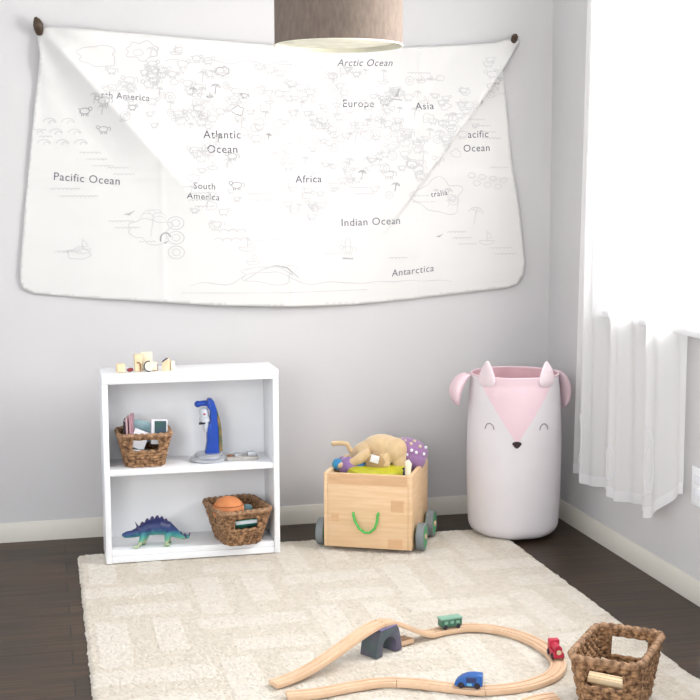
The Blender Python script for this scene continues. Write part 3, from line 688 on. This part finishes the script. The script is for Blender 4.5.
# plush dog
PD=thing('plush_dog','tan plush dog lying belly-down on the toys in the wooden cart','soft toy',tuple(cl(-.008,.012,.296)),AR); PD.scale=(.89,.92,.92)
b=MB()
b.ball((.026,.01,.040),(.078,.058,.046),Matrix.Rotation(R(3),3,'Y'))
b.ball((.075,.0,.030),(.050,.055,.048)); b.ball((-.035,.0,.028),(.055,.045,.034),Matrix.Rotation(R(-14),3,'Y'))
b.tube([(-.060,.005,.020),(-.088,-.002,.010),(-.100,-.006,.030),(-.108,-.010,.049),(-.130,-.014,.052),(-.158,-.020,.050)],[.020,.015,.010,.0095,.010,.010],12); b.ball((-.158,-.020,.050),.011)
b.tube([(-.015,-.04,.022),(-.05,-.062,.004),(-.09,-.072,-.015),(-.118,-.078,-.018)],[.024,.020,.014,.013],12); b.ball((-.120,-.078,-.018),(.017,.014,.013))
b.tube([(.090,-.005,.02),(.098,-.022,-.015),(.092,-.030,-.045)],[.032,.026,.020],12)
b.tube([(.04,-.035,.015),(.045,-.055,-.025)],[.03,.022],12)
ob=b.build('body',M_plush,PD); remesh(ob,.004,5)
b=MB(); b.ball((.018,-.048,-.010),(.046,.032,.038)); ob=b.build('head',M_plushd,PD); 
b=MB(); b.box((.016,-.084,.012),(.032,.0015,.028),.0004,rot=Matrix.Rotation(R(12),3,'Y')); b.build('white_tag',M_tag,PD)
# yellow frisbee
fr=MB(); Mf=Matrix.Translation((0,0,0))@Matrix.Rotation(R(3),4,'X')
fr.lathe([(0,.010),(.085,.010),(.098,.006),(.104,-.004),(.106,-.014),(.102,-.014),(.099,-.004),(.094,.003),(.083,.006),(0,.006)],56,Mf)
tag(fr.build('flying_disc',M_yellow,None,loc=tuple(cl(.010,-.034,.269)),rotz=AR),'yellow-green plastic flying disc lying across the front of the cart','toy disc')
# purple dotted plush
pp=thing('plush_mushroom','round purple plush with pale dots at the back right of the cart','soft toy',tuple(cl(.102,.054,.316)),AR)
b=MB(); b.ball((0,0,0),(.064,.052,.044),Matrix.Rotation(R(15),3,'Y'),28); b.ball((.012,-.014,-.028),(.046,.044,.040),None,20)
ob=b.build('body',M_purple,pp); remesh(ob,.004,3)
rr=random.Random(5); dirs=[]
for a,e in ((-100,25),(-75,45),(-60,5),(-125,5),(-90,-5),(-40,30),(-30,-5),(-110,60),(-75,15),(-50,60),(-10,20),(-145,40)):
    dirs.append((a,e))
for i,(a,e) in enumerate(dirs):
    d=V((math.cos(R(a))*math.cos(R(e)),math.sin(R(a))*math.cos(R(e)),math.sin(R(e))))
    p=V((d.x*.0615,d.y*.051,d.z*.044)); MB().ball(p,.0055,seg=12).build('dot',M_trcream if i%2 else M_tag,pp)
# dark items and small plush at left
o=MB(); o.ball((0,0,0),(.030,.045,.040)); o=o.build('plush_ball',M_dark,None,loc=tuple(cl(.100,-.045,.238)),rotz=AR); tag(o,'dark plush ball pressed under the purple plush in the cart','soft toy')
o=MB(); o.tube([(0,0,-.05),(0,0,0),(.004,0,.03),(-.001,0,.042)],[.006,.010,.012,.009],10); o=o.build('wooden_stick',M_blockp,None,loc=tuple(cl(.125,-.100,.272)),rotz=AR); o.rotation_euler=(R(-4),R(-6),AR); tag(o,'pale stick standing in the front right corner of the cart','stick')
lb=thing('plush_caterpillar','blue and purple plush in the front left corner of the cart','soft toy',tuple(cl(-.090,-.040,.272)),AR)
b=MB(); b.ball((0,0,0),(.034,.034,.034)); b.ball((-.025,.02,.004),(.022,.024,.026)); ob=b.build('body',M_lilac,lb); remesh(ob,.004,2)
MB().ball((-.034,-.014,.010),(.018,.018,.020)).build('blue_head',M_bluep,lb)
MB().ball((.036,.012,.004),(.024,.026,.030)).build('blue_tail',M_bluep,lb)
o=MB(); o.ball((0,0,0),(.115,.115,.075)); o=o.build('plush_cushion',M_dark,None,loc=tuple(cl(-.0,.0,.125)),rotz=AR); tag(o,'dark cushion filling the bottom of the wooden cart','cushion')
# ------------------------------------------------------------------ hamper
HX,HY,HR_,HH=-.250,-.318,.162,.552
HZ=.0135
hp=thing('laundry_hamper','tall white and pink fabric hamper with a sleepy fox face in the corner','hamper',(HX,HY,HZ))
def hr(a,z): # radius
    f=z/HH
    r=HR_*(.935+.075*math.sin(PI*min(1,f*1.05))**.6)
    r*=1+.012*noise.noise(V((math.cos(a)*1.5,math.sin(a)*1.5,z*4)))+.012*math.exp(-z/.04)*math.sin(a*9)*.6
    if f<.05: r*=.90+.10*math.sqrt(f/.05)
    return r
face=R(-107)   # facing direction angle (towards camera)
n_=120;m_=60
vs=[];
for j in range(m_+1):
    z=HH*j/m_
    for i in range(n_):
        a=2*PI*i/n_; r=hr(a,z); zz=z
        if j==m_: zz=z+.002*math.sin(3*a)
        vs.append(V((r*math.cos(a),r*math.sin(a),zz+(.004*(1-math.cos(a-face)) if z<.03 else 0))))
# pink V region material: angular half width shrinking with depth
VT,VB=.0,.172
def wrap(a): return (a+PI)%(2*PI)-PI
hb_=MB(); q=[hb_.b.verts.new(v) for v in vs]
for j in range(m_):
    for i in range(n_): hb_.b.faces.new((q[j*n_+i],q[j*n_+(i+1)%n_],q[(j+1)*n_+(i+1)%n_],q[(j+1)*n_+i]))
hb_.b.faces.new([q[i] for i in reversed(range(n_))])
hbo=hb_.build('hamper_body',M_hamper,hp,ang=60,recalc=False); so=hbo.modifiers.new('t','SOLIDIFY'); so.thickness=.003; so.offset=-1
# pink mask triangle as sewn patch following the wall
def patch(f_in,a0,a1,z0,z1,na,nz,lift):
    vs=[];fs=[]
    for j in range(nz+1):
        v=j/nz; z=z0+(z1-z0)*v; al,ar=f_in(v)
        for i in range(na+1):
            a=al+(ar-al)*i/na; r=hr(face+a,z)+lift; vs.append(V((r*math.cos(face+a),r*math.sin(face+a),z)))
    for j in range(nz):
        for i in range(na): fs.append((j*(na+1)+i,j*(na+1)+i+1,(j+1)*(na+1)+i+1,(j+1)*(na+1)+i))
    return vs,fs
pm=MB(); VHW=R(66)
vs_,fs_=patch(lambda v:(-.02-VHW*math.sin(R(90)*v)**1.0*(.35+.65*v) if False else -math.asin(min(.93,.01+.86*v)),math.asin(min(.93,.01+.86*v))),0,0,HH-.216,HH+.001,30,24,.0012)
pm.add(vs_,fs_); pm.build('pink_face_patch',M_pink,hp,ang=180)
# inner lining
n2=90; li=MB(); vs=[]
for z in (HH-.30,HH-.2,HH-.1,HH-.001):
    for i in range(n2): a=2*PI*i/n2; r=hr(a,z)-.0045; vs.append(V((r*math.cos(a),r*math.sin(a),z)))
li.add(vs,[(j*n2+i,j*n2+(i+1)%n2,(j+1)*n2+(i+1)%n2,(j+1)*n2+i) for j in range(3) for i in range(n2)])
li.build('pink_lining',M_pinkd,hp,ang=180)
rb=MB(); rb.tube([((hr(2*PI*i/80,HH)-.002)*math.cos(2*PI*i/80),(hr(2*PI*i/80,HH)-.002)*math.sin(2*PI*i/80),HH+.001) for i in range(80)],.0035,8,closed=True); rb.build('rim_binding',M_pink,hp)
# laundry inside
ln=MB(); ln.lathe([(0,HH-.07),(.08,HH-.075),(.13,HH-.09),(.13,HH-.12),(0,HH-.12)],30); tag_=ln.build('soft_lining_top',M_pinkd,hp)
# ears
for s in (-1,1):
    e=MB(); a=face+s*R(40); r=hr(a,HH)+.001
    def ep(da,z,o=0): aa=a+da; return V(((r+o)*math.cos(aa),(r+o)*math.sin(aa),z))
    tip=.045
    out=[(-.26,-.035),(-.25,0),(-.18,.026),(-.06,.052),(.04,.066),(.12,.044),(.22,.008),(.26,-.035)]
    if s>0: out=[(-x,z) for x,z in reversed(out)]
    out=[(x*1.0,z) for x,z in out]
    A=[ep(x,HH+z,.0) for x,z in out]; Bv=[ep(x,HH+z,.009) for x,z in out]; k=len(out)
    ctr=ep(0,HH-.0,.016); cb=ep(0,HH,-.004)
    e.add(A+Bv+[ctr,cb],[(i,(i+1)%k,k+(i+1)%k,k+i) for i in range(k)]+[(k+i,k+(i+1)%k,2*k) for i in range(k)]+[((i+1)%k,i,2*k+1) for i in range(k)])
    eo=e.build('ear',M_pinkp,hp,ang=60); sd=eo.modifiers.new('s','SUBSURF'); sd.levels=2; sd.render_levels=2
# eyes, nose
for s in (-1,1):
    e=MB(); pts_=[]
    for k in range(13):
        t=PI*k/12; a=face+math.asin(.56*s)+math.cos(t)*.105; z=HH-.172+.020*math.sin(t); r=hr(a,z)+.002
        pts_.append((r*math.cos(a),r*math.sin(a),z))
    e.tube(pts_,.0018,6); e.build('closed_eye',M_grey,hp)
e=MB(); pts_=[];
outl=[(0,-.013),(.008,-.008),(.016,.002),(.014,.008),(.006,.011),(0,.0115),(-.006,.011),(-.014,.008),(-.016,.002),(-.008,-.008)]
rf=hr(face,HH-.22); 
A=[V(((rf+.001)*math.cos(face+x/rf),(rf+.001)*math.sin(face+x/rf),HH-.220+z)) for x,z in outl]
Bv=[V(((rf+.006)*math.cos(face+x*.8/rf),(rf+.006)*math.sin(face+x*.8/rf),HH-.220+z*.8)) for x,z in outl]; k=len(outl)
e.add(A+Bv,[(i,(i+1)%k,k+(i+1)%k,k+i) for i in range(k)]+[tuple(range(k,2*k)),tuple(reversed(range(k)))]); e.build('nose',M_black,hp)
# side handles : drooping padded fabric loops
for s in (-1,1):
    a=face+s*R(90) if s<0 else face+R(86)
    a=face-R(82) if s<0 else face+R(118); r=hr(a,HH)
    # attachment at rim going out and down, wide padded strap
    ln=[(r-.004,-.012),(r+.010,.004),(r+.030,-.010),(r+.050,-.038),(r+.060,-.076),(r+.050,-.108)] if s<0 else [(r-.004,-.012),(r+.008,.002),(r+.024,-.014),(r+.036,-.045),(r+.038,-.095),(r+.028,-.135)]
    wd=[.018,.032,.050,.062,.062,.046]; tk=[.006,.010,.016,.020,.020,.010]
    vs=[];K=16
    for (rad,dz),w_,t_ in zip(ln,wd,tk):
        for k in range(K):
            c,s2=math.cos(2*PI*k/K),math.sin(2*PI*k/K); tang=V((-math.sin(a),math.cos(a),0)); rad_=V((math.cos(a),math.sin(a),0))
            vs.append(rad_*(rad+t_*s2)+tang*w_*c+V((0,0,HH+dz+t_*s2*.4)))
    n3=len(ln)
    h_=MB(); h_.add(vs,[(j*K+k,j*K+(k+1)%K,(j+1)*K+(k+1)%K,(j+1)*K+k) for j in range(n3-1) for k in range(K)]+[tuple(reversed(range(K))),tuple((n3-1)*K+k for k in range(K))])
    ho=h_.build('handle',M_pink,hp,ang=80); sd=ho.modifiers.new('s','SUBSURF'); sd.levels=2; sd.render_levels=2
# ------------------------------------------------------------------ train track
ZR=.0145
def cat(P_,n=12):
    P_=[V(p) for p in P_]; out=[]
    Q=[P_[0]*2-P_[1]]+P_+[P_[-1]*2-P_[-2]]
    for i in range(1,len(Q)-2):
        a,b,c,d=Q[i-1:i+3]
        for k in range(n):
            t=k/n; out.append(.5*((2*b)+(c-a)*t+(2*a-5*b+4*c-d)*t*t+(3*b-a-3*c+d)*t**3))
    out.append(P_[-1]); return out
def length(p): return sum((b-a).length for a,b in zip(p,p[1:]))
def cut(p,s0,s1):
    L=0;out=[]
    for a,b in zip(p,p[1:]):
        d=(b-a).length
        if L+d>=s0 and L<=s1:
            t0=max(0,(s0-L)/d); t1=min(1,(s1-L)/d)
            if not out: out.append(a.lerp(b,t0))
            out.append(a.lerp(b,t1))
        L+=d
    return out
GK='wooden train track pieces joined in a loop on the rug'
TPn=[(a,b) for a,b in TP]
loop=cat([(-.835,-1.302,ZR),(-.800,-1.290,ZR),(-.730,-1.285,ZR),(-.661,-1.325,ZR),(-.612,-1.405,ZR),(-.592,-1.505,ZR),(-.605,-1.600,ZR),(-.650,-1.670,ZR),(-.725,-1.712,ZR),(-.80,-1.722,ZR),(-.863,-1.710,ZR),(-.933,-1.670,ZR),(-.996,-1.632,ZR),(-1.064,-1.612,ZR),(-1.142,-1.622,ZR),(-1.222,-1.640,ZR),(-1.300,-1.640,ZR)])
TL=length(loop)
cuts=[0,.15,.31,.46,.61,.78,1.0]
labs=['track piece under the green train at the far side of the loop','curved track piece at the far right bend of the loop','curved track piece at the right end of the loop under the red train','curved track piece at the near right bend of the loop','track piece under the blue train in front of the loop','long curved track piece ending at the near left of the loop']
def tpiece(p,label,L=None,ends=(0,0)):
    m=MB(); m.sweep(p,TPn)
    o=m.build('track_piece',M_track,None,ang=30); return tag(o,label,'toy train track',GK)
for k in range(6):
    p=cut(loop,TL*cuts[k]+.0006,TL*cuts[k+1]-.0006); tpiece(p,'wooden '+labs[k])
up=[]; A=V((-1.318,-1.560)); B=V((-1.012,-1.397)); ZA=.098
for i in range(25):
    t=i/24; w_=A.lerp(B,t); up.append(V((w_.x+.012*math.sin(PI*t),w_.y-.010*math.sin(PI*t),ZR+(ZA-ZR-.012)*ss(t*1.02)*1.0)))
tpiece(up,'wooden ramp track piece rising from the left to the purple support')
dn_=[]; A=V((-1.010,-1.396)); B=V((-.836,-1.3025))
for i in range(21):
    t=i/20; w_=A.lerp(B,t); dn_.append(V((w_.x,w_.y+.006*math.sin(PI*t),ZR+(ZA-ZR-.012)*(1-ss(t*1.02)))))
tpiece(dn_,'wooden ramp track piece descending right of the purple support')
tpiece([V((-.955,-1.352,ZR)).lerp(V((-.915,-1.330,ZR)),i/6) for i in range(7)],'short flat wooden track piece lying beneath the descending ramp')
tpiece([V((-.770,-1.818,ZR)).lerp(V((-.690,-1.800,ZR)),i/8)+V((0,.006*math.sin(i/8*PI),0)) for i in range(9)],'wooden track piece lying alone at the bottom edge beside the large basket')
# support
sp_=thing('bridge_support','purple-grey arched bridge support holding up the ramp track','toy bridge support',(-1.006,-1.390,ZR-.0005),R(34))
hs=ZA-ZR-.0125
po=[(-.050,0),(-.026,0)]+[(-.026+.0,.006)]+[(.026*math.cos(R(a)),.022+.024*math.sin(R(a))) for a in range(180,-1,-15)]+[(.026,.006),(.026,0),(.050,0),(.045,hs*.5),(.036,hs-.008),(.030,hs-.0035),(-.030,hs-.0035),(-.036,hs-.008),(-.045,hs*.5)]
MB().prism(po,-.028,.028,bev=.0012).build('arch_body',M_arch,sp_)
MB().box((0,0,hs-.0016),(.064,.056,.003),.001).build('top_plate',M_archt,sp_)
# trains
def wheels(t,xs,r,w,y):
    for x in xs:
        for s in (-1,1):
            Mw=Matrix.Translation((x,s*y,r))@Matrix.Rotation(PI/2,4,'X')
            MB().lathe([(0,-w/2),(r-.0008,-w/2),(r,-w/2+.0008),(r,w/2-.0008),(r-.0008,w/2),(0,w/2)],24,Mw).build('wheel',M_dark,t)
ZT=ZR+.0122
a=R(8)
g_=thing('toy_train_car','green wooden toy train carriage on the far side of the track','toy train',(-.789,-1.289,ZT),a)
MB().box((0,0,.016),(.060,.028,.020),.002).build('car_body',M_trgreen,g_)
MB().box((0,0,.0285),(.063,.031,.0045),.0015).build('roof',M_trgreenl,g_)
for x in (-.017,0,.017): MB().box((x,-.0145,.019),(.010,.001,.008)).build('side_window',M_trgreenl,g_)
wheels(g_,(-.019,.019),.0065,.004,.0125)
i_=int(len(loop)*.61)
bl=thing('toy_train_engine','blue wooden toy engine with a sloped nose on the near track','toy train',(-.872,-1.702,ZT),R(150+180))
bl.rotation_euler.z=R(-24)
pf=[(-.034,.005),(.032,.005),(.032,.032),(.012,.034),(-.004,.032),(-.018,.026),(-.028,.018),(-.034,.010)]
MB().prism(pf,-.014,.014,bev=.0022).build('engine_body',M_trblue,bl)
MB().box((.006,-.0148,.021),(.024,.001,.012),.0003).build('side_window',M_navy,bl)
MB().box((.002,-.0150,.010),(.012,.0012,.006),.0003).build('pale_side_panel',mat('pale_blue',(.15,.42,.60),.4),bl)
wheels(bl,(-.018,.020),.0075,.004,.0135)
rd=thing('toy_train_engine','small red wooden toy engine seen end-on at the right bend','toy train',(-.5965,-1.562,ZT),R(84))
MB().box((0,0,.012),(.060,.026,.014),.002).build('chassis',M_trred,rd)
MB().tube([(-.026,0,.026),(.010,0,.026)],.0095,18).build('boiler',M_trred,rd)
MB().box((.020,0,.026),(.020,.026,.026),.002).build('cab',M_trred,rd)
MB().lathe([(0,0),(.006,0),(.006,.002),(0,.002)],18,Matrix.Translation((-.0305,0,.020))@Matrix.Rotation(PI/2,4,'Y')).build('front_disc',M_trcream,rd)
wheels(rd,(-.018,.018),.0075,.004,.0135)
# small thing at right edge
o=MB(); o.tube([(-.012,0,.010),(0,0,.011),(.03,0,.011),(.045,0,.010)],[.008,.011,.011,.008],14); o=o.build('toy_piece',mat('slate_blue',(.10,.15,.19),.5),None,loc=(-.268,-1.735,.0),rotz=.3); tag(o,'small slate blue toy piece beside the rug at the right edge','toy')
# ------------------------------------------------------------------ camera
f_,C_=1311.45,V((-1.82784536,-4.54732712,1.2))
fw=V((.22719713,.96614269,-.12226928)); rt=V((.97332043,-.22941226,-.00416599)); upv=V((.03207502,.11806069,.99248822))
cam=bpy.data.cameras.new('camera'); co_=bpy.data.objects.new('camera',cam); C.objects.link(co_)
cam.sensor_width=36; cam.lens=f_*36/700; cam.clip_start=.05
Mc=Matrix((rt,upv,-fw)).transposed().to_4x4(); Mc.translation=C_; co_.matrix_world=Mc
S.camera=co_
# ------------------------------------------------------------------ light
wd=bpy.data.worlds.new('World'); S.world=wd; wd.use_nodes=True
bg=wd.node_tree.nodes['Background']; bg.inputs[0].default_value=(.90,.945,1,1); bg.inputs[1].default_value=.85
def area(name,loc,sx,sy,e,col,rot):
    l=bpy.data.lights.new(name,'AREA'); l.shape='RECTANGLE'; l.size=sx; l.size_y=sy; l.energy=e; l.color=col
    o=bpy.data.objects.new(name,l); C.objects.link(o); o.location=loc; o.rotation_euler=rot; return o
area('window_daylight',(.35,(WY0+WY1)/2,1.5),1.4,1.25,72,(1,.985,.96),(0,R(90),0))
d_=V((0,-.9,.6))-V((-3.3,-5.3,1.6))
area('rear_fill_light',(-3.3,-5.3,1.6),1.4,1.3,36,(1,.97,.93),d_.to_track_quat('-Z','Y').to_euler())  # added fill lamp for curtain and right wall; no rear window is built
vs_=S.view_settings; S.display_settings.display_device='sRGB'
vs_.view_transform='Standard'; vs_.look='None'; vs_.gamma=1; vs_.use_curve_mapping=False; vs_.exposure=.76
